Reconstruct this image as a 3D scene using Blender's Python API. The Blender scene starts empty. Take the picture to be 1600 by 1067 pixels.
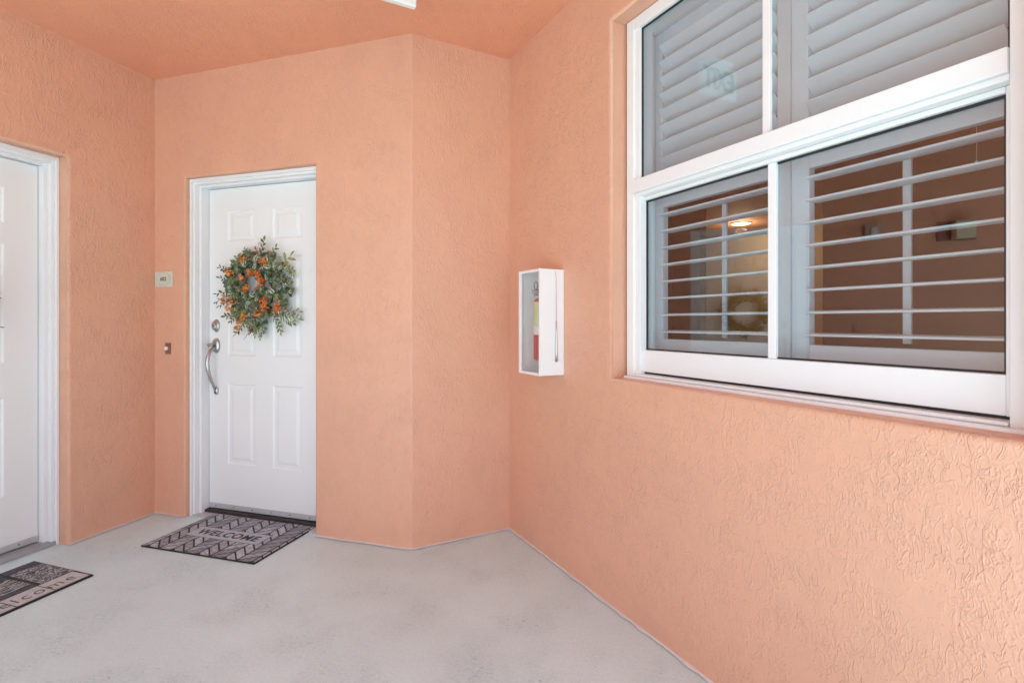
import bpy, bmesh, math, random
from mathutils import Matrix, Vector
R = math.radians
random.seed(7)
SC = bpy.context.scene
COL = SC.collection

# ------------------------------------------------------------------ camera, sky, sun, exposure
H_EYE = 1.2
F_PX = 804.15
cam_d = bpy.data.cameras.new('camera')
cam = bpy.data.objects.new('camera', cam_d)
COL.objects.link(cam)
cam.location = (0, 0, H_EYE)
cam.rotation_euler = (R(90), 0, 0)
cam_d.sensor_width = 36
cam_d.lens = F_PX / 1600 * 36
cam_d.shift_y = -(533.5 - 503.0) / 1600
cam_d.clip_start = 0.05
cam_d.clip_end = 1500
SC.camera = cam

SUN_EL, SUN_AZ = R(60), R(185)          # azimuth the light comes from, clockwise from +Y
world = bpy.data.worlds.new('World')
SC.world = world
world.use_nodes = True
wn, wl = world.node_tree.nodes, world.node_tree.links
sky = wn.new('ShaderNodeTexSky')
sky.sky_type = 'NISHITA'
sky.sun_disc = False
sky.sun_elevation = SUN_EL
sky.sun_rotation = SUN_AZ
sky.air_density = 1.0
sky.dust_density = 1.5
hsv = wn.new('ShaderNodeHueSaturation')
hsv.inputs['Saturation'].default_value = 0.9   # a bright, hazy overcast sky
wl.new(sky.outputs[0], hsv.inputs['Color'])
wl.new(hsv.outputs[0], wn['Background'].inputs['Color'])
wn['Background'].inputs['Strength'].default_value = 0.15

sun_d = bpy.data.lights.new('sun', 'SUN')
sun_d.energy = 4.2
sun_d.angle = R(0.6)
sun_d.color = (0.86, 1.0, 0.965)
sun = bpy.data.objects.new('sun', sun_d)
COL.objects.link(sun)
sdir = Vector((math.sin(SUN_AZ) * math.cos(SUN_EL), math.cos(SUN_AZ) * math.cos(SUN_EL), math.sin(SUN_EL)))
sun.rotation_euler = sdir.to_track_quat('Z', 'Y').to_euler()

SC.view_settings.view_transform = 'Standard'
SC.view_settings.look = 'None'
SC.view_settings.gamma = 1
SC.view_settings.use_curve_mapping = False
SC.view_settings.exposure = 1.29
SC.render.engine = 'CYCLES'
SC.cycles.use_denoising = True
SC.cycles.max_bounces = 14
SC.cycles.diffuse_bounces = 8
SC.cycles.transparent_max_bounces = 24
SC.cycles.sample_clamp_indirect = 8

# ------------------------------------------------------------------ site geometry (solved from the wall corners)
H = 2.7176                       # ceiling height
DL = Vector((0.29188, 0.95645))  # along the left wall, away from the camera
DB = Vector((0.95645, -0.29188)) # along the back wall, to the right
DC = Vector((0.88271, 0.46993))  # along the short angled wall
DR = Vector((0.46993, -0.88271)) # along the window wall, towards the camera
P1 = Vector((-2.24461, 3.23446))
L12, L23 = 1.79323, 0.58407
P2 = P1 + DB * L12
P3 = P2 + DC * L23


def frame(o, x, y):
    return Matrix(((x.x, y.x, 0, o.x), (x.y, y.y, 0, o.y), (0, 0, 1, 0), (0, 0, 0, 1)))


# local wall frames: x along the wall, y into the wall (away from the porch), z up
M_L = frame(P1, DL, -DB)         # x is NEGATIVE along the left wall (origin in the corner)
M_B = frame(P1, DB, DL)
M_C = frame(P2, DC, -DR)
M_R = frame(P3, DR, DC)


# ------------------------------------------------------------------ materials
def new_mat(name):
    m = bpy.data.materials.new(name)
    m.use_nodes = True
    n = m.node_tree.nodes
    b = n['Principled BSDF']
    return m, n, m.node_tree.links, b


def plain(name, col, rough=0.5, metal=0.0, spec=0.5, var=0.0, scale=20, bump=0.0, bscale=200, bdist=0.001):
    m, n, l, b = new_mat(name)
    b.inputs['Base Color'].default_value = (*col, 1)
    b.inputs['Roughness'].default_value = rough
    b.inputs['Metallic'].default_value = metal
    b.inputs['Specular IOR Level'].default_value = spec
    tc = n.new('ShaderNodeTexCoord')
    if var:
        ns = n.new('ShaderNodeTexNoise')
        ns.inputs['Scale'].default_value = scale
        ns.inputs['Detail'].default_value = 5
        l.new(tc.outputs['Object'], ns.inputs['Vector'])
        mr = n.new('ShaderNodeMapRange')
        mr.inputs['From Min'].default_value = 0.3
        mr.inputs['From Max'].default_value = 0.7
        mr.inputs['To Min'].default_value = 1 - var
        mr.inputs['To Max'].default_value = 1 + var
        l.new(ns.outputs['Fac'], mr.inputs['Value'])
        mx = n.new('ShaderNodeVectorMath')
        mx.operation = 'SCALE'
        mx.inputs[0].default_value = col
        l.new(mr.outputs[0], mx.inputs['Scale'])
        l.new(mx.outputs[0], b.inputs['Base Color'])
    if bump:
        nb = n.new('ShaderNodeTexNoise')
        nb.inputs['Scale'].default_value = bscale
        nb.inputs['Detail'].default_value = 4
        l.new(tc.outputs['Object'], nb.inputs['Vector'])
        bp = n.new('ShaderNodeBump')
        bp.inputs['Strength'].default_value = bump
        bp.inputs['Distance'].default_value = bdist
        l.new(nb.outputs['Fac'], bp.inputs['Height'])
        l.new(bp.outputs[0], b.inputs['Normal'])
    return m


def emit(name, col, s):
    m, n, l, b = new_mat(name)
    b.inputs['Base Color'].default_value = (0.8, 0.8, 0.8, 1)
    b.inputs['Emission Color'].default_value = (*col, 1)
    b.inputs['Emission Strength'].default_value = s
    return m


class NT:
    """tiny helper for chaining math nodes"""
    def __init__(s, n, l):
        s.n, s.l = n, l

    def math(s, op, a, b=None, clamp=False):
        x = s.n.new('ShaderNodeMath')
        x.operation = op
        x.use_clamp = clamp
        for i, v in enumerate((a, b)):
            if v is None:
                continue
            if isinstance(v, (int, float)):
                x.inputs[i].default_value = v
            else:
                s.l.new(v, x.inputs[i])
        return x.outputs[0]

    def step(s, v, a, b, lo=0.0, hi=1.0, smooth=True):
        x = s.n.new('ShaderNodeMapRange')
        x.interpolation_type = 'SMOOTHSTEP' if smooth else 'LINEAR'
        s.l.new(v, x.inputs['Value'])
        for k, q in (('From Min', a), ('From Max', b), ('To Min', lo), ('To Max', hi)):
            x.inputs[k].default_value = q
        return x.outputs[0]

    def noise(s, vec, scale, detail=2, rough=0.5, dist=0.0):
        x = s.n.new('ShaderNodeTexNoise')
        x.inputs['Scale'].default_value = scale
        x.inputs['Detail'].default_value = detail
        x.inputs['Roughness'].default_value = rough
        x.inputs['Distortion'].default_value = dist
        s.l.new(vec, x.inputs['Vector'])
        return x.outputs['Fac']

    def mapping(s, vec, rot=(0, 0, 0), sc=(1, 1, 1), loc=(0, 0, 0)):
        x = s.n.new('ShaderNodeMapping')
        x.inputs['Rotation'].default_value = rot
        x.inputs['Scale'].default_value = sc
        x.inputs['Location'].default_value = loc
        s.l.new(vec, x.inputs['Vector'])
        return x.outputs[0]


def stucco(name, col, scale=1.0, strength=1.0, dist=0.0028, flat=False):
    """knock-down trowelled stucco under satin paint: plateaus with sharp edges, worm ridges and fine pits"""
    m, n, l, b = new_mat(name)
    t = NT(n, l)
    tc = n.new('ShaderNodeTexCoord').outputs['Object']
    rot = (R(90), 0, 0) if flat else (0, 0, 0)
    base = t.mapping(tc, rot=rot)
    # two crossing trowel directions, each with long ridges and flattened plateaus
    va = t.mapping(base, rot=(0, R(38), 0), sc=(scale, scale, 0.46 * scale))
    vb = t.mapping(base, rot=(0, R(-24), 0), sc=(scale, scale, 0.5 * scale), loc=(3.1, 1.7, 0.3))
    vs = t.mapping(base, sc=(scale, scale, scale))
    n1 = t.noise(va, 34, 2.5, 0.5, 0.7)
    n2 = t.noise(vb, 44, 2, 0.5, 0.8)
    n3 = t.noise(vs, 62, 2, 0.5, 0.5)
    def ridge(v, c, w):
        return t.step(t.math('ABSOLUTE', t.math('SUBTRACT', v, c)), 0.0, w, 1.0, 0.0)
    mk1 = t.step(t.noise(vs, 6.0, 3, 0.6), 0.39, 0.58, 0.08, 1.0)
    mk2 = t.step(t.noise(t.mapping(vs, loc=(7, 2, 5)), 5.0, 3, 0.6), 0.42, 0.58, 0.04, 1.0)
    mk3 = t.step(t.noise(t.mapping(vs, loc=(1, 9, 4)), 8.0, 3, 0.6), 0.40, 0.58, 0.12, 1.0)
    h = t.math('MULTIPLY', t.math('ADD', t.math('MULTIPLY', ridge(n1, 0.52, 0.058), 0.7), t.math('MULTIPLY', t.step(n1, 0.5, 0.68), 0.55)), mk1)
    h = t.math('ADD', h, t.math('MULTIPLY', t.math('MULTIPLY', ridge(n2, 0.48, 0.058), mk2), 0.55))
    h = t.math('ADD', h, t.math('MULTIPLY', t.math('MULTIPLY', t.step(n3, 0.54, 0.7), mk3), 0.5))
    h = t.math('ADD', h, t.math('MULTIPLY', t.noise(vs, 9, 2, 0.5), 0.5))
    h = t.math('ADD', h, t.math('MULTIPLY', t.noise(vs, 240, 3, 0.65), 0.10))
    bp = n.new('ShaderNodeBump')
    bp.inputs['Strength'].default_value = strength
    bp.inputs['Distance'].default_value = dist
    l.new(h, bp.inputs['Height'])
    l.new(bp.outputs[0], b.inputs['Normal'])
    big = t.step(t.noise(vs, 1.7, 3), 0.3, 0.7, 0.98, 1.02)
    small = t.step(t.noise(vs, 18, 4), 0.3, 0.7, 0.985, 1.015)
    sc = n.new('ShaderNodeVectorMath')
    sc.operation = 'SCALE'
    sc.inputs[0].default_value = col
    l.new(t.math('MULTIPLY', big, small), sc.inputs['Scale'])
    l.new(sc.outputs[0], b.inputs['Base Color'])
    b.inputs['Roughness'].default_value = 0.42
    b.inputs['Specular IOR Level'].default_value = 0.5
    return m


def concrete(name, col):
    m, n, l, b = new_mat(name)
    t = NT(n, l)
    tc = n.new('ShaderNodeTexCoord').outputs['Object']
    cloud = t.step(t.noise(tc, 1.6, 4, 0.6), 0.3, 0.7, 0.965, 1.035)
    grain = t.step(t.noise(tc, 90, 3, 0.7), 0.25, 0.75, 0.95, 1.05)
    v = t.mapping(tc, rot=(0, 0, R(20)), sc=(1.0, 2.2, 1.0))
    sk = t.noise(v, 42, 4, 0.65, 0.7)
    area = t.step(t.noise(tc, 3.8, 4, 0.65), 0.42, 0.64, 0.06, 1.0)
    st = t.noise(t.mapping(tc, rot=(0, 0, R(12)), sc=(1.0, 1.5, 1.0)), 75, 3, 0.6, 0.8)
    line = t.step(t.math('ABSOLUTE', t.math('SUBTRACT', st, 0.46)), 0.0, 0.05, 1.0, 0.0)
    pits = t.math('MULTIPLY', t.math('ADD', t.math('MULTIPLY', line, 0.7), t.step(sk, 0.56, 0.70)), area)
    pitc = t.math('SUBTRACT', 1.0, t.math('MULTIPLY', pits, 0.20))
    vor = n.new('ShaderNodeTexVoronoi')
    vor.inputs['Scale'].default_value = 9
    vor.inputs['Randomness'].default_value = 1
    l.new(tc, vor.inputs['Vector'])
    spot = t.step(vor.outputs['Distance'], 0.025, 0.045, 0.55, 1.0)
    f = t.math('MULTIPLY', t.math('MULTIPLY', cloud, grain), t.math('MULTIPLY', pitc, spot))
    sc = n.new('ShaderNodeVectorMath')
    sc.operation = 'SCALE'
    sc.inputs[0].default_value = col
    l.new(f, sc.inputs['Scale'])
    l.new(sc.outputs[0], b.inputs['Base Color'])
    b.inputs['Roughness'].default_value = 0.55
    h = t.math('ADD', t.math('MULTIPLY', t.noise(v, 30, 5, 0.6, 0.5), 0.6), t.math('MULTIPLY', pits, -0.34))
    h = t.math('ADD', h, t.math('MULTIPLY', t.noise(tc, 220, 2, 0.6), 0.12))
    bp = n.new('ShaderNodeBump')
    bp.inputs['Strength'].default_value = 1.0
    bp.inputs['Distance'].default_value = 0.0022
    l.new(h, bp.inputs['Height'])
    l.new(bp.outputs[0], b.inputs['Normal'])
    return m


def glass_mat(name, tint, f0, reflect_tint=(1.0, 1.0, 1.0)):
    m = bpy.data.materials.new(name)
    m.use_nodes = True
    n, l = m.node_tree.nodes, m.node_tree.links
    n.remove(n['Principled BSDF'])
    t = NT(n, l)
    geo = n.new('ShaderNodeNewGeometry')
    dot = n.new('ShaderNodeVectorMath')
    dot.operation = 'DOT_PRODUCT'
    l.new(geo.outputs['Incoming'], dot.inputs[0])
    l.new(geo.outputs['Normal'], dot.inputs[1])
    c = t.math('ABSOLUTE', dot.outputs['Value'])
    fr = t.math('ADD', f0, t.math('MULTIPLY', 1 - f0, t.math('POWER', t.math('SUBTRACT', 1.0, c, True), 5)), True)
    tr = n.new('ShaderNodeBsdfTransparent')
    tr.inputs['Color'].default_value = (*tint, 1)
    gl = n.new('ShaderNodeBsdfGlossy')
    gl.inputs['Roughness'].default_value = 0.0
    gl.inputs['Color'].default_value = (*reflect_tint, 1)
    mx = n.new('ShaderNodeMixShader')
    l.new(fr, mx.inputs[0])
    l.new(tr.outputs[0], mx.inputs[1])
    l.new(gl.outputs[0], mx.inputs[2])
    l.new(mx.outputs[0], n['Material Output'].inputs['Surface'])
    return m


PEACH = (0.715, 0.388, 0.262)
M = {
    'stucco': stucco('peach_stucco', PEACH, 1.28, 1.0, 0.00145),
    'stucco_left': stucco('peach_stucco_left', PEACH, 1.0, 1.0, 0.0022),
    'stucco_fine': stucco('peach_stucco_fine', PEACH, 1.2, 1.0, 0.0016),
    'stucco_ceiling': stucco('peach_ceiling', (0.79, 0.365, 0.225), 1.1, 1.0, 0.0015, flat=True),
    'floor': concrete('painted_concrete', (0.625, 0.785, 0.82)),
    'ground': plain('ground_concrete', (0.47, 0.47, 0.465), 0.8, var=0.1, scale=0.6),
    'white': plain('white_gloss_paint', (0.80, 0.80, 0.805), 0.35, var=0.015, scale=3),
    'door_white': plain('white_door_paint', (0.80, 0.82, 0.82), 0.38, var=0.012, scale=2),
    'vinyl': plain('white_vinyl', (0.82, 0.825, 0.83), 0.28, var=0.01, scale=4),
    'shutter': plain('shutter_white', (0.74, 0.755, 0.77), 0.4, var=0.01, scale=3),
    'gasket': plain('black_gasket', (0.015, 0.015, 0.017), 0.5),
    'glass': glass_mat('window_glass', (0.90, 0.945, 0.965), 0.098, (1.0, 0.86, 0.78)),  # warm tint put into the reflection colour to brown the mirrored walls
    'clear': glass_mat('clear_cover', (0.96, 0.965, 0.965), 0.03),
    'nickel': plain('satin_nickel', (0.50, 0.49, 0.475), 0.32, metal=1.0),
    'steel': plain('brushed_steel', (0.58, 0.58, 0.59), 0.35, metal=1.0),
    'alum': plain('aluminium_sweep', (0.56, 0.56, 0.57), 0.4, metal=0.3, var=0.05),
    'dark': plain('dark_gap', (0.02, 0.017, 0.017), 0.7),
    'bronze_dark': plain('dark_threshold', (0.035, 0.027, 0.027), 0.5, var=0.2),
    'thresh': plain('grey_threshold', (0.33, 0.34, 0.36), 0.5, var=0.08),
    'thresh_light': plain('pale_sill', (0.50, 0.48, 0.48), 0.5, var=0.08),
    'caulk': plain('white_caulk_line', (0.68, 0.645, 0.63), 0.5, var=0.06, scale=14),
    'metal_box': plain('white_powder_coat', (0.84, 0.845, 0.85), 0.3, var=0.01),
    'red': plain('red_enamel', (0.52, 0.07, 0.08), 0.3),
    'black': plain('black_plastic', (0.02, 0.02, 0.022), 0.4),
    'ink': plain('printed_ink', (0.03, 0.03, 0.03), 0.6),
    'label_green': plain('label_green', (0.62, 0.68, 0.42), 0.5),
    'label_white': plain('label_white', (0.78, 0.78, 0.76), 0.5),
    'rubber': plain('black_rubber', (0.012, 0.011, 0.012), 0.65, bump=0.3, bscale=400),
    'plaque': plain('plaque_cream', (0.60, 0.60, 0.50), 0.45, var=0.03, scale=30),
    'plaque_oval': plain('plaque_oval', (0.50, 0.52, 0.47), 0.45),
    'plaque_ink': plain('plaque_ink', (0.08, 0.085, 0.07), 0.5),
    'bell': plain('bell_bronze', (0.30, 0.14, 0.11), 0.4, metal=0.4, var=0.15, scale=80),
    'bell_button': plain('bell_button', (0.85, 0.82, 0.78), 0.3),
    'exit_white': plain('exit_housing', (0.80, 0.81, 0.80), 0.35),
    'exit_green': plain('exit_green', (0.03, 0.20, 0.12), 0.4),
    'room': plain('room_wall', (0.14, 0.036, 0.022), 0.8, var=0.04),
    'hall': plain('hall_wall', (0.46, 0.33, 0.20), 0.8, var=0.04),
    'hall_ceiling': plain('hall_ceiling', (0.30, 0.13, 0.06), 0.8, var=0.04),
    'lamp': emit('hall_lamp_glow', (1.0, 0.80, 0.52), 1.6),
    'frost': plain('frosted_glass', (0.66, 0.62, 0.44), 0.4),
    'strobe': plain('strobe_lens', (0.75, 0.77, 0.80), 0.15),
    'strobe_body': plain('strobe_body', (0.45, 0.40, 0.36), 0.4),
    'twig': plain('brown_twig', (0.055, 0.035, 0.03), 0.8, var=0.3, scale=60),
    'twig_dry': plain('dry_twig', (0.30, 0.20, 0.10), 0.8, var=0.3, scale=60),
}


def leaf_mat(name, inner, edge, thr=0.72, vein=0.25):
    """leaf with a margin of its own colour: uses the leaf's own UV (u across, v along)"""
    m, n, l, b = new_mat(name)
    t = NT(n, l)
    uv = n.new('ShaderNodeUVMap').outputs[0]
    sep = n.new('ShaderNodeSeparateXYZ')
    l.new(uv, sep.inputs[0])
    u = t.math('ABSOLUTE', t.math('SUBTRACT', t.math('MULTIPLY', sep.outputs[0], 2.0), 1.0))
    tc = n.new('ShaderNodeTexCoord').outputs['Object']
    u = t.math('ADD', u, t.math('MULTIPLY', t.math('SUBTRACT', t.noise(tc, 130, 2), 0.5), 0.5))
    e = t.step(u, thr - 0.06, thr + 0.06)
    mix = n.new('ShaderNodeMix')
    mix.data_type = 'RGBA'
    mix.inputs['A'].default_value = (*inner, 1)
    mix.inputs['B'].default_value = (*edge, 1)
    l.new(e, mix.inputs['Factor'])
    sc = n.new('ShaderNodeVectorMath')
    sc.operation = 'SCALE'
    l.new(mix.outputs['Result'], sc.inputs[0])
    l.new(t.step(t.noise(tc, 34, 3), 0.3, 0.7, 0.6, 1.35), sc.inputs['Scale'])
    l.new(sc.outputs[0], b.inputs['Base Color'])
    b.inputs['Roughness'].default_value = 0.45
    return m


LEAF = {
    'ivy': leaf_mat('ivy_leaf', (0.105, 0.145, 0.055), (0.42, 0.42, 0.24), 0.86),
    'deep': leaf_mat('deep_green_leaf', (0.040, 0.075, 0.045), (0.10, 0.15, 0.08), 0.9),
    'cream': leaf_mat('cream_edged_leaf', (0.09, 0.16, 0.09), (0.62, 0.63, 0.48), 0.55),
    'lime': leaf_mat('lime_leaf', (0.22, 0.25, 0.06), (0.30, 0.31, 0.11), 0.8),
    'rust': leaf_mat('rust_leaf', (0.22, 0.09, 0.06), (0.35, 0.22, 0.15), 0.8),
    'orange': leaf_mat('orange_petal', (0.68, 0.175, 0.03), (0.52, 0.10, 0.02), 0.8),
    'amber': leaf_mat('amber_petal', (0.66, 0.25, 0.055), (0.54, 0.16, 0.03), 0.8),
    'straw': leaf_mat('straw_leaf', (0.34, 0.24, 0.09), (0.42, 0.32, 0.14), 0.8),
    'twigdark': leaf_mat('dark_bud', (0.03, 0.025, 0.02), (0.05, 0.04, 0.03), 0.8),
    'olive': leaf_mat('olive_dry_leaf', (0.16, 0.14, 0.05), (0.24, 0.20, 0.09), 0.8),
}


# ------------------------------------------------------------------ mesh building
class MB:
    def __init__(s):
        s.bm = bmesh.new()

    def box(s, x0, x1, y0, y1, z0, z1, bev=0.0, seg=2):
        vs = [s.bm.verts.new((x, y, z)) for x in (x0, x1) for y in (y0, y1) for z in (z0, z1)]
        idx = ((0, 1, 3, 2), (4, 6, 7, 5), (0, 4, 5, 1), (2, 3, 7, 6), (0, 2, 6, 4), (1, 5, 7, 3))
        fs = [s.bm.faces.new([vs[i] for i in f]) for f in idx]
        if bev:
            es = list({e for f in fs for e in f.edges})
            bmesh.ops.bevel(s.bm, geom=es, offset=bev, segments=seg, profile=0.5, affect='EDGES')
        return s

    def prism(s, pts, axis, a, b, bev=0.0):
        """pts: 2D polygon; axis the extrusion axis (0,1,2)"""
        def v(p, t):
            c = [p[0], p[1]]
            c.insert(axis, t)
            return s.bm.verts.new(c)
        A = [v(p, a) for p in pts]
        B = [v(p, b) for p in pts]
        k = len(pts)
        fs = [s.bm.faces.new(A), s.bm.faces.new(B[::-1])]
        for i in range(k):
            fs.append(s.bm.faces.new((A[i], B[i], B[(i + 1) % k], A[(i + 1) % k])))
        if bev:
            es = list({e for f in fs[:2] for e in f.edges})
            bmesh.ops.bevel(s.bm, geom=es, offset=bev, segments=2, profile=0.5, affect='EDGES')
        return s

    def tube(s, pts, rad, n=8, cap=True):
        pts = [Vector(p) for p in pts]
        rads = rad if isinstance(rad, (list, tuple)) else [rad] * len(pts)
        rings = []
        ref = None
        for i, p in enumerate(pts):
            d = (pts[min(i + 1, len(pts) - 1)] - pts[max(i - 1, 0)]).normalized()
            if ref is None:
                ref = Vector((0, 0, 1)) if abs(d.z) < 0.9 else Vector((1, 0, 0))
            a = d.cross(ref).normalized()
            b = a.cross(d).normalized()
            ref = b
            rings.append([s.bm.verts.new(p + (a * math.cos(2 * math.pi * k / n) + b * math.sin(2 * math.pi * k / n)) * rads[i]) for k in range(n)])
        for A, B in zip(rings, rings[1:]):
            for k in range(n):
                f = s.bm.faces.new((A[k], A[(k + 1) % n], B[(k + 1) % n], B[k]))
                f.smooth = True
        if cap:
            s.bm.faces.new(rings[0][::-1])
            s.bm.faces.new(rings[-1])
        return s

    def lathe(s, c, axis, prof, n=20, sx=1.0, sy=1.0):
        """prof: list of (radius, distance along axis); axis a unit Vector"""
        c, ax = Vector(c), Vector(axis).normalized()
        ref = Vector((0, 0, 1)) if abs(ax.z) < 0.9 else Vector((1, 0, 0))
        a = ax.cross(ref).normalized()
        b = a.cross(ax).normalized()
        rings = []
        for r, t in prof:
            rings.append([s.bm.verts.new(c + ax * t + (a * math.cos(2 * math.pi * k / n) * sx + b * math.sin(2 * math.pi * k / n) * sy) * r) for k in range(n)])
        for A, B in zip(rings, rings[1:]):
            for k in range(n):
                f = s.bm.faces.new((A[k], A[(k + 1) % n], B[(k + 1) % n], B[k]))
                f.smooth = True
        s.bm.faces.new(rings[0][::-1])
        s.bm.faces.new(rings[-1])
        return s

    def mesh(s, name, mat, off=(0, 0, 0)):
        if any(off):
            bmesh.ops.translate(s.bm, verts=s.bm.verts, vec=-Vector(off))
        bmesh.ops.recalc_face_normals(s.bm, faces=s.bm.faces)
        me = bpy.data.meshes.new(name)
        s.bm.to_mesh(me)
        s.bm.free()
        me.materials.append(M.get(mat, mat) if isinstance(mat, str) else mat)
        return me


def props(o, label=None, cat=None, group=None, kind=None):
    for k, v in (('label', label), ('category', cat), ('group', group), ('kind', kind)):
        if v:
            o[k] = v
    return o


class Thing:
    """an Empty at the thing's base; parts are given in the wall's (or world) frame"""
    def __init__(s, name, mat4, base, label, cat, group=None, kind=None):
        s.base = Vector(base)
        s.o = bpy.data.objects.new(name, None)
        COL.objects.link(s.o)
        s.o.matrix_world = mat4 @ Matrix.Translation(s.base)
        props(s.o, label, cat, group, kind)

    def add(s, name, mb, mat, parent=None, label=None, kind=None):
        me = mb.mesh(name, mat, s.base) if isinstance(mb, MB) else mb
        o = bpy.data.objects.new(name, me)
        COL.objects.link(o)
        o.parent = parent or s.o
        props(o, label, kind=kind)
        return o

    def empty(s, name, parent=None, label=None):
        o = bpy.data.objects.new(name, None)
        COL.objects.link(o)
        o.parent = parent or s.o
        props(o, label)
        return o


def solo(name, mb, mat, mat4=None, label=None, cat=None, group=None, kind=None):
    me = mb.mesh(name, mat) if isinstance(mb, MB) else mb
    o = bpy.data.objects.new(name, me)
    COL.objects.link(o)
    if mat4 is not None:
        o.matrix_world = mat4
    return props(o, label, cat, group, kind)


def text_mesh(body, size, depth, xform, mat, thin=0.0, spacing=1.0, align='CENTER'):
    cu = bpy.data.curves.new('lettering', 'FONT')
    cu.body = body
    cu.size = size
    cu.extrude = depth
    cu.offset = thin
    cu.space_character = spacing
    cu.align_x = align
    cu.align_y = 'CENTER' if align == 'CENTER' else 'BOTTOM_BASELINE'
    cu.resolution_u = 3
    o = bpy.data.objects.new('lettering_source', cu)
    COL.objects.link(o)
    bpy.context.view_layer.update()
    dg = bpy.context.evaluated_depsgraph_get()
    me = bpy.data.meshes.new_from_object(o.evaluated_get(dg))
    bpy.data.objects.remove(o)
    bpy.data.curves.remove(cu)
    me.name = 'lettering'
    me.transform(xform)
    me.materials.clear()
    me.materials.append(M[mat])
    return me


# ------------------------------------------------------------------ walls
def wall_mesh(name, prof, zs, hole, thick, mat, end_shift=(0.0, 0.0), rim=0.014, sill_rise=0.0):
    """prof: (x, y) points along the front; zs: heights; hole: (x0, x1, z0, z1) with rounded rim; a hole that starts below zs[0] is a doorway"""
    bm = bmesh.new()
    prof = list(prof)
    zs = list(zs)
    door = bool(hole) and hole[2] < zs[0]
    if hole:
        h0, h1, hb, ht = hole
        for x in (h0 - rim, h1 + rim):
            k = next(i for i, p in enumerate(prof) if p[0] > x)
            prof.insert(k, (x, 0.0))
        for z in ([ht + rim] if door else [hb - rim, ht + rim]):
            zs.append(z)
        zs.sort()
    nx, nz = len(prof), len(zs)

    def bx(i):
        return prof[i][0] + (end_shift[0] if i == 0 else end_shift[1] if i == nx - 1 else 0.0)
    F = [[bm.verts.new((x, y, z)) for z in zs] for x, y in prof]
    B = [[bm.verts.new((bx(i), thick, z)) for z in zs] for i in range(nx)]

    def inside(i, k):
        if not hole:
            return False
        cx, cz = (prof[i][0] + prof[i + 1][0]) / 2, (zs[k] + zs[k + 1]) / 2
        return h0 - rim < cx < h1 + rim and (door or hb - rim < cz) and cz < ht + rim
    for i in range(nx - 1):
        for k in range(nz - 1):
            if inside(i, k):
                continue
            bm.faces.new((F[i][k], F[i + 1][k], F[i + 1][k + 1], F[i][k + 1]))
            bm.faces.new((B[i][k], B[i][k + 1], B[i + 1][k + 1], B[i + 1][k]))
    for k in range(nz - 1):
        for i in (0, nx - 1):
            bm.faces.new((F[i][k], F[i][k + 1], B[i][k + 1], B[i][k]))
    for i in range(nx - 1):
        for k in (0, nz - 1):
            if not (k == 0 and inside(i, 0)):
                bm.faces.new((F[i][k], F[i + 1][k], B[i + 1][k], B[i][k]))
    if hole:
        rings = []
        n = 4
        for q in range(n + 2):
            if q <= n:
                a = math.pi / 2 * q / n
                off, y, rise = rim * (1 - math.sin(a)), rim * (1 - math.cos(a)), 0.0
            else:
                off, y, rise = 0.0, thick, sill_rise
            lo = zs[0] if door else hb - off + rise
            c = [(h0 - off, y, lo), (h0 - off, y, ht + off), (h1 + off, y, ht + off), (h1 + off, y, lo)]
            rings.append([bm.verts.new(v) for v in c])
        for A, C in zip(rings, rings[1:]):
            for k in range(3 if door else 4):
                f = bm.faces.new((A[k], A[(k + 1) % 4], C[(k + 1) % 4], C[k]))
                f.smooth = C is not rings[-1]
    bmesh.ops.remove_doubles(bm, verts=bm.verts, dist=1e-5)
    bmesh.ops.recalc_face_normals(bm, faces=bm.faces)
    me = bpy.data.meshes.new(name)
    bm.to_mesh(me)
    bm.free()
    me.materials.append(M[mat])
    return me


Z0, ZT = -0.03, H + 0.04
# window opening in the window wall
WU0, WU1, WZ0, WZ1 = 0.915, 2.212, 0.962, 2.476
R_END = 2.85
solo('stucco_wall', wall_mesh('stucco_wall', [(0, 0), (R_END, 0)], [Z0, ZT],
     (WU0, WU1, WZ0, WZ1), 0.24, 'stucco', sill_rise=0.022), None, M_R,
     'rough peach stucco wall around the big white window', 'wall', 'peach stucco walls of the entry porch', 'thing')
# back wall with the wreath door
BU0, BU1, BZ1 = 0.245, 1.191, 2.085
t = 0.02
arc = []
for k in range(4):
    a = R(22.5) * k / 3
    arc.append((math.sin(a) * t, t - math.cos(a) * t))
tan = t * math.tan(R(22.5))
bprof = [(0, 0)] + [(L12 - tan + x, y) for x, y in arc]
solo('stucco_wall', wall_mesh('stucco_wall', bprof, [Z0, ZT], (BU0, BU1, Z0 - 1, BZ1), 0.17, 'stucco_fine',
     end_shift=(0, -0.075)), None, M_B,
     'peach stucco wall around the white door with the green wreath', 'wall', 'peach stucco walls of the entry porch', 'thing')
cprof = [(tan - x, y) for x, y in reversed(arc)] + [(L23, 0)]
solo('stucco_wall', wall_mesh('stucco_wall', cprof, [Z0, ZT], None, 0.17, 'stucco_fine', end_shift=(0.075, -0.12)), None, M_C,
     'narrow blank peach wall angled between wreath door wall and window wall', 'wall', 'peach stucco walls of the entry porch', 'thing')
# left wall with the neighbour's door  (x negative)
LU0, LU1, LZ1 = 0.486, 1.50, 2.088
L_END = 3.4
solo('stucco_wall', wall_mesh('stucco_wall', [(-L_END, 0), (0, 0)], [Z0, ZT],
     (-LU1, -LU0, Z0 - 1, LZ1), 0.19, 'stucco_left'), None, M_L,
     'rough peach stucco wall around the partly seen white door and sconce', 'wall', 'peach stucco walls of the entry porch', 'thing')

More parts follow.
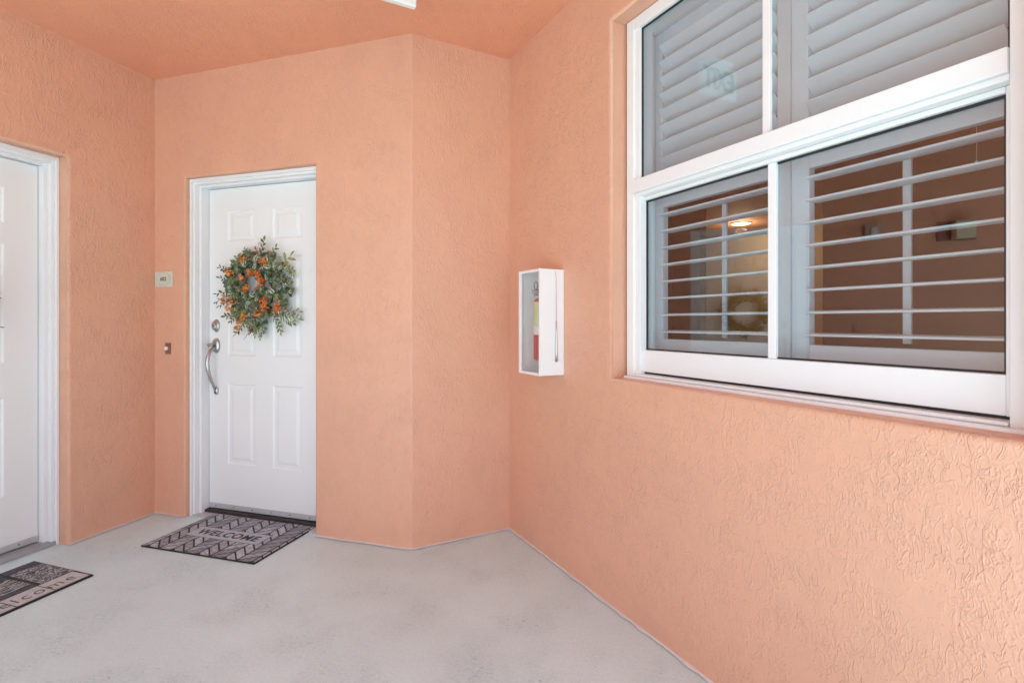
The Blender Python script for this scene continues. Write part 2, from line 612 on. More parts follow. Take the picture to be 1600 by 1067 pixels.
# ceiling, floor, ground
endR = P3 + DR * R_END
endL = P1 - DL * L_END
out = 0.35
poly = [P1 + (DL - DB) * 0.16, P2 + DL * 0.16 + DB * 0.1, P3 + DC * 0.2 + DL * 0.12, endR + DC * 0.24, Vector((endR.x + 0.25, -0.95)), Vector((endL.x - 0.3, -0.95)), endL - DB * 0.19]
mb = MB().prism([tuple(p) for p in poly], 2, H, H + 0.2)
solo('porch_ceiling', mb, 'stucco_ceiling', None, 'peach painted textured porch ceiling', None, None, 'structure')
fl = [P1 + (DL - DB) * 0.3, P2 + DL * 0.3 + DB * 0.1, P3 + DC * 0.22 + DL * 0.2, endR + DC * 0.23, Vector((endR.x + 0.25, -3.2)), Vector((endL.x - 0.3, -3.2)), endL - DB * 0.3]
mb = MB().prism([tuple(p) for p in fl], 2, -0.14, 0.0)
solo('porch_floor', mb, 'floor', None, 'grey painted concrete porch floor', None, None, 'structure')
mb = MB().box(-300, 300, -300, 300, -0.5, -0.13)
solo('ground', mb, 'ground', None, None, None, None, 'structure')

# pale paint line where the floor meets the walls
mb = MB()
def strip(mat4, x0, x1, d=0.013):
    n = max(2, int(abs(x1 - x0) / 0.05))
    pts = [(x0 + (x1 - x0) * i / n, -d * random.uniform(0.45, 1.35)) for i in range(n + 1)]
    vs = [(mat4 @ Vector((x, y, 0.0045))) for x, y in pts] + [(mat4 @ Vector((x, 0.002, 0.009))) for x, y in reversed(pts)]
    v = [mb.bm.verts.new(q) for q in vs]
    for i in range(n):
        mb.bm.faces.new((v[i], v[i + 1], v[2 * n - i], v[2 * n + 1 - i]))
strip(M_R, 0.0, R_END)
strip(M_B, 0.0, BU0)
strip(M_B, BU1, L12)
strip(M_C, 0.0, L23)
strip(M_L, 0.0, -LU0)
strip(M_L, -LU1, -L_END)
solo('floor_edge_line', mb, 'caulk', None, None, None, None, 'structure')


# ------------------------------------------------------------------ six-panel doors
def door_panel(x0, x1, z0, z1, y):
    mb = MB()
    loops = [(0.0, 0.0), (0.009, 0.0065), (0.026, 0.0065), (0.042, 0.0012)]
    rings = []
    for off, dep in loops:
        rings.append([mb.bm.verts.new(c) for c in ((x0 + off, y + dep, z0 + off), (x1 - off, y + dep, z0 + off), (x1 - off, y + dep, z1 - off), (x0 + off, y + dep, z1 - off))])
    for A, B in zip(rings, rings[1:]):
        for k in range(4):
            mb.bm.faces.new((A[k], A[(k + 1) % 4], B[(k + 1) % 4], B[k]))
    mb.bm.faces.new(rings[-1])
    return mb


def slab_mesh(xs, zs, holes, y, thick):
    bm = bmesh.new()
    V = {}
    def v(x, z, yy):
        k = (x, z, yy)
        if k not in V:
            V[k] = bm.verts.new((x, yy, z))
        return V[k]
    for i in range(len(xs) - 1):
        for k in range(len(zs) - 1):
            if (i, k) not in holes:
                bm.faces.new((v(xs[i], zs[k], y), v(xs[i + 1], zs[k], y), v(xs[i + 1], zs[k + 1], y), v(xs[i], zs[k + 1], y)))
            bm.faces.new((v(xs[i], zs[k], y + thick), v(xs[i], zs[k + 1], y + thick), v(xs[i + 1], zs[k + 1], y + thick), v(xs[i + 1], zs[k], y + thick)))
    for i in range(len(xs) - 1):
        for z in (zs[0], zs[-1]):
            bm.faces.new((v(xs[i], z, y), v(xs[i + 1], z, y), v(xs[i + 1], z, y + thick), v(xs[i], z, y + thick)))
    for k in range(len(zs) - 1):
        for x in (xs[0], xs[-1]):
            bm.faces.new((v(x, zs[k], y), v(x, zs[k + 1], y), v(x, zs[k + 1], y + thick), v(x, zs[k], y + thick)))
    m = MB()
    m.bm.free()
    m.bm = bm
    return m


def build_door(T, sgn, x_in, slab_w, y, fy, rx0, rx1, ztop, zs_bot, zs_top, handle_side):
    """sgn=+1 for the back wall, -1 for the left wall (x negative). x_in: slab's edge next to the corner"""
    def X(a):
        return a * sgn
    s0, s1 = x_in, x_in + slab_w
    pz = [zs_bot, 0.311, 0.813, 0.988, 1.60, 1.704, 1.89, zs_top]
    c = (s0 + s1) / 2
    px = [s0, c - 0.278, c - 0.065, c + 0.065, c + 0.278, s1]
    holes = {(i, k) for i in (1, 3) for k in (1, 3, 5)}
    xs = [X(a) for a in px]
    slab = T.add('door_slab', slab_mesh(xs, pz, holes, y, 0.044), 'door_white')
    for i in (1, 3):
        for k in (1, 3, 5):
            a, b = sorted((xs[i], xs[i + 1]))
            T.add('door_panel', door_panel(a, b, pz[k], pz[k + 1], y), 'door_white')
    # frame: outer casing, step, stop
    g = 0.004
    def jamb(mb, a0, a1, y0, y1, z0, z1):
        a, b = sorted((X(a0), X(a1)))
        mb.box(a, b, y0, y1, z0, z1, 0.002)
    mb = MB()
    st = (s0 - rx0)
    for side in (0, 1):
        o, i = (rx0 + 0.001, s0 - g) if side == 0 else (rx1 - 0.001, s1 + g)
        w = (i - o)
        jamb(mb, o, o + w * 0.30, fy, y + 0.05, 0.0, ztop - 0.001)
        jamb(mb, o + w * 0.30 , o + w * 0.62, fy + 0.014, y + 0.05, 0.0, ztop - 0.002)
        jamb(mb, o + w * 0.62, i, fy + 0.045, y + 0.05, 0.0, ztop - 0.003)
    hd = ztop - zs_top
    a0, a1 = rx0 + 0.002, rx1 - 0.002
    jamb(mb, a0, a1, fy + 0.001, y + 0.05, ztop - hd * 0.40, ztop - 0.001)
    jamb(mb, a0 + 0.01, a1 - 0.01, fy + 0.015, y + 0.05, ztop - hd * 0.70, ztop - hd * 0.40 + 0.001)
    jamb(mb, a0 + 0.01, a1 - 0.01, fy + 0.046, y + 0.05, zs_top + g, ztop - hd * 0.70 + 0.001)
    T.add('door_frame', mb, 'white')
    # dark weather strip in the gap
    mb = MB()
    a, b = sorted((X(s0 - g - 0.001), X(s1 + g + 0.001)))
    mb.box(a, b, y + 0.02, y + 0.043, zs_bot - 0.03, zs_top + g + 0.001)
    T.add('weather_strip', mb, 'dark')
    a, b = sorted((X(s0 + 0.002), X(s1 - 0.002)))
    sweep = T.add('door_sweep', MB().box(a, b, y - 0.006, y - 0.0005, zs_bot + 0.004, zs_bot + 0.033, 0.001), 'alum')
    n = 6
    for q in range(n):
        x = a + (b - a) * (q + 0.4) / n
        T.add('screw', MB().lathe((x, y - 0.006, zs_bot + 0.017), (0, -1, 0), [(0.0038, -0.001), (0.0038, 0.0008), (0.002, 0.0016)], 8), 'black', sweep)
    return slab


# door in the back wall
TB = Thing('entry_door', M_B, (0.72, 0.13, 0.0), 'white six-panel door with green wreath, WELCOME mat in front', 'door', None, 'thing')
build_door(TB, 1, 0.296, 0.850, 0.130, 0.030, BU0, BU1 + 0.012, BZ1, 0.026, 2.036, 0)
TB.add('threshold', MB().box(0.262, 1.190, 0.098, 0.17, 0.0005, 0.022, 0.003), 'bronze_dark')
TB.add('door_sill', MB().box(0.262, 1.190, 0.034, 0.0975, 0.0005, 0.007, 0.002), 'thresh_light')
# hardware, at x = 0.352
ax = (0, -1, 0)
hx = 0.354
dbt = TB.add('deadbolt', MB().lathe((hx, 0.1305, 1.176), ax, [(0.033, 0), (0.033, 0.004), (0.029, 0.010), (0.022, 0.013), (0.021, 0.024), (0.018, 0.027)], 24, 0.8, 1.25), 'nickel')
TB.add('keyhole', MB().box(hx - 0.0015, hx + 0.0015, 0.102, 0.1045, 1.170, 1.182), 'dark', dbt)
hs = TB.empty('handle_set')
TB.add('rosette', MB().lathe((hx, 0.1305, 1.050), ax, [(0.038, 0), (0.038, 0.005), (0.034, 0.012), (0.024, 0.016), (0.012, 0.018)], 28, 0.78, 1.25), 'nickel', hs)
gp = [(hx, 0.118, 1.045), (hx, 0.085, 1.022), (hx, 0.066, 0.985), (hx, 0.060, 0.945), (hx, 0.066, 0.90), (hx, 0.082, 0.85), (hx, 0.104, 0.805), (hx, 0.120, 0.775)]
TB.add('grip', MB().tube(gp, [0.011, 0.011, 0.0115, 0.0125, 0.012, 0.010, 0.0085, 0.009], 10), 'nickel', hs)
TB.add('thumb_latch', MB().tube([(hx, 0.116, 1.062), (hx, 0.092, 1.060), (hx, 0.070, 1.052)], [0.008, 0.010, 0.012], 10), 'nickel', hs)
TB.add('foot_plate', MB().lathe((hx, 0.1305, 0.765), ax, [(0.02, 0), (0.02, 0.005), (0.017, 0.010), (0.009, 0.013)], 20, 0.85, 1.3), 'nickel', hs)
TB.add('fixing_screw', MB().lathe((hx, 0.117, 0.755), ax, [(0.006, 0), (0.006, 0.001), (0.003, 0.002)], 10), 'dark', hs)

# door in the left wall
TL = Thing('entry_door', M_L, (-0.965, 0.15, 0.0), 'white door cut off by the picture edge, pebble patterned mat before it', 'door', None, 'thing')
build_door(TL, -1, 0.540, 0.850, 0.150, 0.067, LU0, 1.458, LZ1, 0.026, 2.034, 1)
TL.add('threshold', MB().box(-1.44, -0.50, 0.070, 0.19, 0.0005, 0.020, 0.003), 'thresh')
TL.add('deadbolt', MB().lathe((-1.32, 0.1505, 1.176), ax, [(0.033, 0), (0.033, 0.004), (0.029, 0.010), (0.022, 0.013), (0.021, 0.024), (0.018, 0.027)], 24, 0.8, 1.25), 'nickel')
TL.add('handle', MB().tube([(-1.32, 0.15, 1.05), (-1.32, 0.10, 1.03), (-1.32, 0.08, 0.95), (-1.32, 0.10, 0.83), (-1.32, 0.15, 0.77)], 0.012, 10), 'nickel')
# filler stucco behind the wider hole of the left wall is part of its frame
TL.add('frame_filler', MB().box(-1.499, -1.458, 0.068, 0.19, 0.0, LZ1 - 0.001, 0.002), 'white')

# ------------------------------------------------------------------ window
TW = Thing('sash_window', M_R, (1.57, 0.08, 0.962), 'large white two-sash window with white shutters behind its glass', 'window', None, 'thing')
u0, u1 = 0.928, 2.236
mb = MB()
B2 = 0.0025
# outer frame: jambs, head, sill
mb.box(u0, 0.970, 0.078, 0.17, 0.956, 2.474, B2)
mb.box(0.9695, 0.9995, 0.088, 0.16, 0.972, 2.455, B2)
mb.box(2.166, u1, 0.078, 0.17, 0.956, 2.474, B2)
mb.box(0.9702, 2.1658, 0.079, 0.17, 2.423, 2.4735, B2)
mb.box(0.94, 2.206, 0.050, 0.170, 0.952, 0.974, B2)
mb.box(0.9705, 2.1655, 0.072, 0.168, 0.9745, 0.984, B2)
mb.box(0.9995, 1.0035, 0.090, 0.11, 1.79, 2.423, 0.001)
TW.add('window_frame', mb, 'vinyl')
mb = MB()
mb.box(0.9705, 2.1655, 0.070, 0.15, 1.738, 1.793, B2)
mb.box(0.974, 2.1654, 0.080, 0.15, 1.7225, 1.7378, B2)
TW.add('meeting_rail', mb, 'vinyl')
TW.add('pane', MB().box(1.0042, 2.1648, 0.100, 0.106, 1.794, 2.4222), 'glass')
TW.add('muntin', MB().box(1.569, 1.594, 0.084, 0.0995, 1.794, 2.4225, 0.002), 'vinyl')
mb = MB()
mb.box(1.0036, 1.0092, 0.0935, 0.0995, 1.7945, 2.4225)
mb.box(2.159, 2.1655, 0.0935, 0.0995, 1.7945, 2.4225)
mb.box(1.0093, 2.1589, 0.0936, 0.0995, 2.4165, 2.4226)
TW.add('gasket', mb, 'gasket')
sash = TW.add('lower_sash', MB()
              .box(0.9715, 1.000, 0.108, 0.145, 0.991, 1.7222, B2)
              .box(2.150, 2.1652, 0.108, 0.145, 0.991, 1.7222, B2)
              .box(1.0003, 2.1497, 0.109, 0.145, 1.7075, 1.722, B2)
              .box(0.9995, 2.1505, 0.107, 0.145, 0.992, 1.083, B2), 'vinyl')
TW.add('pane', MB().box(1.0004, 2.1496, 0.128, 0.134, 1.0835, 1.707), 'glass', sash)
TW.add('muntin', MB().box(1.568, 1.595, 0.112, 0.1275, 1.0835, 1.707, 0.002), 'vinyl', sash)
TW.add('gasket', MB()
       .box(1.0004, 1.0066, 0.1215, 0.1275, 1.0835, 1.707)
       .box(1.0067, 2.1430, 0.1216, 0.1275, 1.7005, 1.7068)
       .box(1.0067, 2.1430, 0.1216, 0.1275, 1.0837, 1.0885)
       .box(2.1432, 2.1495, 0.1215, 0.1275, 1.0835, 1.707), 'gasket', sash)
TW.add('gap_shade_strip', MB().box(0.9715, 2.165, 0.114, 0.140, 0.9843, 0.9918), 'gasket')  # black strip set under the sash, stands for the shade in the gap

# ------------------------------------------------------------------ plantation shutters behind the glass
TS = Thing('plantation_shutter', M_R, (1.57, 0.22, 0.985), 'white louvred shutters behind the window glass, lower louvres open', 'shutter', None, 'thing')
mb = MB()
mb.box(0.9165, 0.9635, 0.172, 0.240, 0.986, 2.474, 0.002)
mb.box(2.186, 2.2115, 0.172, 0.240, 0.986, 2.474, 0.002)
mb.box(0.9638, 2.1858, 0.1722, 0.240, 2.436, 2.474, 0.002)
mb.box(0.9638, 2.1858, 0.1722, 0.240, 0.986, 1.046, 0.002)
TS.add('shutter_frame', mb, 'shutter')


def louver_mesh(length):
    mb = MB()
    pts = [(0.038, -0.0022), (0.038, 0.0022), (0.036, 0.0034), (0.022, 0.0046), (0, 0.0052), (-0.022, 0.0046), (-0.036, 0.0034), (-0.038, 0.0022), (-0.038, -0.0022), (-0.036, -0.0034), (-0.022, -0.0046), (0, -0.0052), (0.022, -0.0046), (0.036, -0.0034)]
    mb.prism(pts, 0, -length / 2, length / 2)
    return mb.mesh('louver', 'shutter')


YF, YB = 0.205, 0.234
def panel(x0, x1, sl, sr, z0, z1, rb, rt, lz, ly, tilt, rod):
    pn = TS.empty('shutter_panel')
    bead = 0.006
    for a, b in ((x0, x0 + sl), (x1 - sr, x1)):
        TS.add('stile', MB().box(a, b, YF, YB, z0, z1, 0.0015), 'shutter', pn)
    a, b = x0 + sl + 0.0003, x1 - sr - 0.0003
    TS.add('rail', MB().box(a, b, YF + 0.001, YB, z0, z0 + rb, 0.0015), 'shutter', pn)
    TS.add('rail', MB().box(a, b, YF + 0.001, YB, z1 - rt, z1, 0.0015), 'shutter', pn)
    # thin beads on the stiles
    me = louver_mesh(b - a - 0.002)
    for z in lz:
        o = TS.add('louver', me, None, pn)
        o.location = Vector(((a + b) / 2, ly, z)) - TS.base
        o.rotation_euler = (tilt + random.uniform(-0.012, 0.012), 0, random.uniform(-0.001, 0.001))
    if rod:
        c = (a + b) / 2 + 0.004
        TS.add('tilt_rod', MB().box(c - 0.011, c + 0.011, rod, rod + 0.011, lz[0] - 0.022, lz[-1] + 0.012, 0.003), 'shutter', pn)
        if len(lz) == 8 and tilt > -0.3:
            pass
    return pn


open_z = [1.160 + 0.0705 * k for k in range(8)]
shut_z = [1.868 + 0.0681 * k for k in range(8)]
panel(0.9650, 1.5830, 0.047, 0.053, 1.048, 1.741, 0.079, 0.055, open_z, 0.219, R(2.5), 0.262)
panel(1.5860, 2.1840, 0.060, 0.060, 1.048, 1.741, 0.079, 0.055, open_z, 0.219, R(2.5), 0.262)
panel(0.9650, 1.5830, 0.040, 0.046, 1.748, 2.434, 0.088, 0.060, shut_z, 0.216, R(-44), None)
panel(1.5860, 2.1840, 0.057, 0.060, 1.748, 2.434, 0.088, 0.060, shut_z, 0.216, R(-44), None)
cord = Thing('pull_cord', M_R, (2.030, 0.30, 1.612), 'thin white pull cord with a bead hanging behind the open louvres', 'cord', None, 'thing')
cord.add('string', MB().tube([(2.030, 0.30, 1.619), (2.030, 0.30, 2.2)], 0.0006, 6), 'shutter')
cord.add('bead', MB().lathe((2.030, 0.30, 1.612), (0, 0, 1), [(0.001, 0), (0.003, 0.001), (0.0032, 0.004), (0.001, 0.007)], 10), 'shutter')

# ------------------------------------------------------------------ room behind the window
rx0, rx1, ry0, ry1 = -1.9, 2.7, 0.245, 3.2
mb = MB()
T0 = 0.1
mb.box(rx0 - T0, rx0, ry0, ry1, 0, H)                     # side walls
mb.box(rx1, rx1 + T0, ry0, ry1, 0, H)
ox0, ox1, oz = -1.48, -0.10, 2.56
mb.box(rx0, ox0, ry1, ry1 + T0, 0, H)
mb.box(ox1, rx1, ry1, ry1 + T0, 0, H)
mb.box(ox0, ox1, ry1, ry1 + T0, oz, H)
mb.box(rx0 - T0, -0.002, 0.2452, 0.30, 0, H)
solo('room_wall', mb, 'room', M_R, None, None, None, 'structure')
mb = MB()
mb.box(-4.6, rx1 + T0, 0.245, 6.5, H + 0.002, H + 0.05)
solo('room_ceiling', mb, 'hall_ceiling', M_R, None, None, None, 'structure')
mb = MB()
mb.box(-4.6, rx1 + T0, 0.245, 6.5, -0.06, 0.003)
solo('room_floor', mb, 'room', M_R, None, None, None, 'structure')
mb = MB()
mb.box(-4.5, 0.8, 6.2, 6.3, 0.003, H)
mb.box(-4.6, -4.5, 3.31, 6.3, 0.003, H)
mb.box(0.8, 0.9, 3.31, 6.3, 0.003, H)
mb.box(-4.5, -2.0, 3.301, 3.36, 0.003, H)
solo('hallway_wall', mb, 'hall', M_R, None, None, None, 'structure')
lp = Vector((-2.70, 5.45, H))
TD = Thing('ceiling_downlight', M_R, lp, 'small warm lit round ceiling lamp seen deep inside through the window', 'lamp', None, 'thing')
TD.add('trim_ring', MB().lathe((lp.x, lp.y, H - 0.001), (0, 0, -1), [(0.155, 0), (0.155, 0.006), (0.125, 0.012)], 28), 'shutter')
TD.add('lens', MB().lathe((lp.x, lp.y, H - 0.012), (0, 0, -1), [(0.12, 0), (0.12, 0.003), (0.08, 0.007)], 28), 'lamp')
ld = bpy.data.lights.new('downlight', 'POINT')
ld.energy = 9
ld.color = (1.0, 0.78, 0.50)
ld.shadow_soft_size = 0.1
lo = bpy.data.objects.new('downlight', ld)
COL.objects.link(lo)
lo.matrix_world = M_R @ Matrix.Translation((lp.x, lp.y, H - 0.16))

# ------------------------------------------------------------------ fire extinguisher cabinet
cu0, cu1, cd, cz0, cz1 = 0.358, 0.563, 0.130, 0.945, 1.452
TC = Thing('extinguisher_cabinet', M_R, (0.46, 0, cz0), 'white metal cabinet with clear front on the peach wall', 'cabinet', None, 'thing')
tk = 0.0025
mb = MB()
mb.box(cu0, cu1, -0.004, -0.0005, cz0, cz1)
mb.box(cu0, cu0 + tk, -cd, -0.0042, cz0, cz1, 0.0008)
mb.box(cu1 - tk, cu1, -cd, -0.0042, cz0, cz1, 0.0008)
mb.box(cu0 + tk + 0.0001, cu1 - tk - 0.0001, -cd + 0.0002, -0.0042, cz1 - tk, cz1, 0.0008)
mb.box(cu0 + tk + 0.0001, cu1 - tk - 0.0001, -cd + 0.0002, -0.0042, cz0, cz0 + tk, 0.0008)
TC.add('cabinet_body', mb, 'metal_box')
mb = MB()
mb.box(cu0 - 0.001, cu0 + 0.022, -cd - 0.006, -cd - 0.0003, cz0 - 0.001, cz1 + 0.001, 0.001)
mb.box(cu1 - 0.010, cu1 + 0.001, -cd - 0.006, -cd - 0.0003, cz0 - 0.001, cz1 + 0.001, 0.001)
mb.box(cu0 + 0.0222, cu1 - 0.0102, -cd - 0.0058, -cd - 0.0003, cz1 - 0.012, cz1 + 0.0008, 0.001)
mb.box(cu0 + 0.0222, cu1 - 0.0102, -cd - 0.0058, -cd - 0.0003, cz0 - 0.0008, cz0 + 0.012, 0.001)
TC.add('front_frame', mb, 'metal_box')
TC.add('clear_panel', MB().box(cu0 + 0.0222, cu1 - 0.0102, -cd + 0.0005, -cd + 0.0025, cz0 + 0.006, cz1 - 0.006), 'clear')
# breaker bar hanging on its chain against the side
bu = cu1 + 0.006
bar = TC.empty('breaker_bar')
by = -0.047
TC.add('cord', MB().tube([(bu, by - 0.008, cz1 - 0.012), (bu, by - 0.001, cz1 - 0.035), (bu, by, 1.20)], 0.0012, 6), 'steel', bar)
TC.add('bar', MB().tube([(bu, by, 1.205), (bu, by, 1.15), (bu, by, 1.06), (bu, by, 1.01)], [0.0028, 0.0035, 0.0055, 0.0072], 10), 'steel', bar)

TX = Thing('fire_extinguisher', M_R, (0.485, -0.064, cz0 + tk), 'red fire extinguisher with yellow-green label inside the white wall cabinet', 'extinguisher', None, 'thing')
ec, ey, er = 0.485, -0.064, 0.052
zb = 1.012
TX.add('cylinder', MB().lathe((ec, ey, zb), (0, 0, 1), [(0.040, 0.0), (er - 0.003, 0.004), (er, 0.012), (er, 0.285), (er - 0.006, 0.297), (0.030, 0.306), (0.020, 0.312), (0.018, 0.316)], 32), 'red')
TX.add('bracket', MB().box(ec - 0.03, ec + 0.03, -0.0255, -0.0042, zb - 0.004, zb + 0.22, 0.002).box(ec - 0.03, ec + 0.03, -0.075, -0.0042, zb - 0.008, zb - 0.0005, 0.001), 'metal_box')


def arc_label(r, a0, a1, z0, z1, n=14):
    mb = MB()
    rows = []
    for k in range(n + 1):
        a = a0 + (a1 - a0) * k / n
        rows.append([mb.bm.verts.new((ec + q * math.cos(a), ey + q * math.sin(a), z)) for q, z in ((r, z0), (r, z1), (r - 0.0006, z1), (r - 0.0006, z0))])
    for A, B in zip(rows, rows[1:]):
        for k in range(4):
            mb.bm.faces.new((A[k], B[k], B[(k + 1) % 4], A[(k + 1) % 4]))
    mb.bm.faces.new(rows[0])
    mb.bm.faces.new(rows[-1][::-1])
    return mb


lab = TX.add('label', arc_label(er + 0.0008, R(150), R(330), zb + 0.168, zb + 0.285), 'label_green')
TX.add('label_strip', arc_label(er + 0.0008, R(150), R(330), zb + 0.126, zb + 0.1675), 'label_white', lab)
for a, z, w, h in ((178, 0.268, 9, 0.008), (195, 0.245, 14, 0.010), (215, 0.262, 10, 0.01), (200, 0.225, 18, 0.004), (200, 0.205, 18, 0.004), (200, 0.188, 18, 0.004), (183, 0.136, 5, 0.014), (198, 0.134, 7, 0.018), (215, 0.138, 7, 0.016), (196, 0.154, 12, 0.006)):
    TX.add('print_mark', arc_label(er + 0.0014, R(a - w / 2), R(a + w / 2), zb + z, zb + z + h, 3), 'ink', lab)
mb = MB()
pts = [(-0.022, 0.03), (0.0, 0.0), (0.022, 0.03), (0.022, 0.022), (0.0, -0.010), (-0.022, 0.022)]
for a in (198,):
    vs = []
    for x, z in pts:
        an = R(a) + x / er
        vs.append((ec + (er + 0.0008) * math.cos(an), ey + (er + 0.0008) * math.sin(an), zb + 0.055 + z * 1.4))
    A = [mb.bm.verts.new(v) for v in vs]
    for q in ((0, 1, 4, 5), (1, 2, 3, 4)):
        mb.bm.faces.new([A[i] for i in q])
TX.add('chevron_mark', mb, 'label_white')
vh = TX.add('valve', MB().lathe((ec, ey, zb + 0.314), (0, 0, 1), [(0.016, 0), (0.016, 0.012), (0.011, 0.016), (0.011, 0.03)], 16), 'steel')
TX.add('lever', MB().box(ec - 0.10, ec + 0.02, ey - 0.012, ey + 0.012, zb + 0.338, zb + 0.352, 0.003), 'steel', vh)
TX.add('carry_handle', MB().box(ec - 0.085, ec + 0.015, ey - 0.010, ey + 0.010, zb + 0.318, zb + 0.330, 0.003), 'steel', vh)
ring = [(ec - 0.052 + 0.017 * math.cos(k * math.pi / 8), ey - 0.016, zb + 0.368 + 0.021 * math.sin(k * math.pi / 8)) for k in range(17)]
TX.add('pull_pin_ring', MB().tube(ring, 0.0018, 6), 'black')

# ------------------------------------------------------------------ number plaque and door bell
TP = Thing('number_plaque', M_B, (0.085, 0, 1.418), 'small cream plaque reading 602 in an oval', 'plaque', None, 'thing')
TP.add('plate', MB().box(0.010, 0.153, -0.008, -0.0003, 1.418, 1.514, 0.002), 'plaque')
ov = []
mb = MB()
for k in range(32):
    a = 2 * math.pi * k / 32
    ov.append((0.082 + 0.054 * math.cos(a), 1.466 + 0.040 * math.sin(a)))
mb.prism(ov, 1, -0.0095, -0.0075)
TP.add('oval_field', mb, 'plaque_oval')
ov2 = [(0.082 + 0.050 * math.cos(2 * math.pi * k / 32), 1.466 + 0.036 * math.sin(2 * math.pi * k / 32)) for k in range(32)]
TP.add('oval_inset', MB().prism(ov2, 1, -0.0102, -0.0096), 'plaque')
X = Matrix.Translation(Vector((0.082, -0.0105, 1.466)) - TP.base) @ Matrix.Rotation(R(90), 4, 'X')
TP.add('number', text_mesh('602', 0.034, 0.0006, X, 'plaque_ink', 0.0008), None)
TP2 = Thing('door_bell', M_B, (0.111, 0, 1.0), 'narrow brown door bell with white button below the number plaque', 'doorbell', None, 'thing')
TP2.add('plate', MB().box(0.094, 0.133, -0.009, -0.0003, 1.000, 1.070, 0.002), 'bell')
TP2.add('button', MB().lathe((0.111, -0.009, 1.036), (0, -1, 0), [(0.012, 0), (0.012, 0.008), (0.009, 0.012), (0.004, 0.014)], 16), 'bell_button')

# ------------------------------------------------------------------ exit sign hanging under the ceiling
EX = frame(Vector((-0.397, 2.148)), DC, -DR)      # x runs towards the window wall, sign spans x = -0.30..0
TE = Thing('exit_sign', EX, (-0.15, 0, 2.512), 'white ceiling-hung EXIT sign, only a lower corner in view', 'sign', None, 'thing')
TE.add('sign_plate', MB().box(-0.305, 0.0, 0.0, 0.028, 2.512, 2.694, 0.006, 3), 'exit_white')
TE.add('canopy', MB().box(-0.245, -0.06, -0.025, 0.053, 2.6945, H - 0.0005, 0.004), 'exit_white')
X = Matrix.Translation(Vector((-0.150, -0.001, 2.603)) - TE.base) @ Matrix.Rotation(R(90), 4, 'X') @ Matrix.Diagonal((0.98, 1.32, 1, 1))
TE.add('lettering', text_mesh('EXIT', 0.125, 0.001, X, 'exit_green', 0.004), None)
mb = MB().prism([(-0.292, 2.603), (-0.276, 2.621), (-0.270, 2.616), (-0.281, 2.603), (-0.270, 2.590), (-0.276, 2.585)], 1, -0.002, -0.0005)
TE.add('chevron', mb, 'exit_green')

# ------------------------------------------------------------------ things on the left wall that show in the window's reflection
TK = Thing('wall_sconce', M_L, (-2.60, 0, 1.89), 'wall sconce with frosted glass shade, seen mirrored in the window', 'sconce', None, 'thing')
TK.add('back_plate', MB().box(-2.735, -2.465, -0.014, -0.0005, 1.885, 2.045, 0.003), 'bell')
TK.add('shade', MB().box(-2.70, -2.56, -0.095, -0.0145, 1.895, 2.035, 0.006), 'frost')
TK.add('shade_cap', MB().box(-2.705, -2.555, -0.10, -0.0146, 2.0355, 2.043, 0.001), 'nickel')
TZ = Thing('fire_strobe', M_L, (-1.99, 0, 1.92), 'small square fire alarm strobe, seen mirrored in the window', 'alarm', None, 'thing')
TZ.add('body', MB().box(-2.055, -1.925, -0.040, -0.0005, 1.92, 2.046, 0.005), 'strobe_body')
TZ.add('lens', MB().box(-2.016, -1.964, -0.062, -0.0405, 1.945, 2.022, 0.008), 'strobe')
TO = Thing('outlet_cover', M_L, (-1.905, 0, 1.09), 'flat outlet cover on the left wall, faint mirrored in the window', 'outlet', None, 'thing')
TO.add('plate', MB().box(-1.968, -1.842, -0.008, -0.0005, 1.092, 1.188, 0.003), 'stucco_fine')
TO.add('flap', MB().box(-1.95, -1.86, -0.014, -0.0082, 1.104, 1.176, 0.003), 'stucco_fine')

# ------------------------------------------------------------------ WELCOME mat
def grey_pad(name, col, var, streak):
    m, n, l, b = new_mat(name)
    t = NT(n, l)
    tc = n.new('ShaderNodeTexCoord').outputs['Object']
    oi = n.new('ShaderNodeObjectInfo').outputs['Random']
    v = t.mapping(tc, rot=(0, 0, R(streak)), sc=(12, 130, 1))
    s1 = t.step(t.noise(v, 1.6, 4, 0.65, 0.4), 0.36, 0.64, 0.45, 1.25)
    s2 = t.step(oi, 0, 1, 1 - var, 1 + var, False)
    g = t.step(t.noise(tc, 300, 2), 0.3, 0.7, 0.85, 1.15)
    sc = n.new('ShaderNodeVectorMath')
    sc.operation = 'SCALE'
    sc.inputs[0].default_value = col
    l.new(t.math('MULTIPLY', t.math('MULTIPLY', s1, s2), g), sc.inputs['Scale'])
    l.new(sc.outputs[0], b.inputs['Base Color'])
    b.inputs['Roughness'].default_value = 0.85
    return m


M['pad_a'] = grey_pad('mat_plank_light', (0.45, 0.475, 0.53), 0.2, 135)
M['pad_b'] = grey_pad('mat_plank_striped', (0.385, 0.405, 0.455), 0.3, 45)
M['pad_band'] = plain('mat_band', (0.44, 0.465, 0.52), 0.85, var=0.12, scale=60, bump=0.3, bscale=500)

exv, eyv = Vector((0.94932, -0.31432)), Vector((0.31432, 0.94932))
eys = (eyv - exv * 0.075).normalized()
M_MAT = Matrix(((exv.x, eys.x, 0, -1.9834), (exv.y, eys.y, 0, 2.7499), (0, 0, 1, 0.0005), (0, 0, 0, 1)))
MW, MH = 0.737, 0.476
TM = Thing('doormat', M_MAT, (0, 0, 0), 'grey herringbone plank doormat reading WELCOME at the wreath door', 'doormat', 'doormats on the porch floor', 'thing')
TM.add('mat_base', MB().prism([(0, 0), (MW, 0), (MW, MH), (0, MH)], 2, 0.0, 0.0075, 0.0015), 'rubber')
bx0, bx1, by0, by1 = 0.103, 0.586, 0.177, 0.294


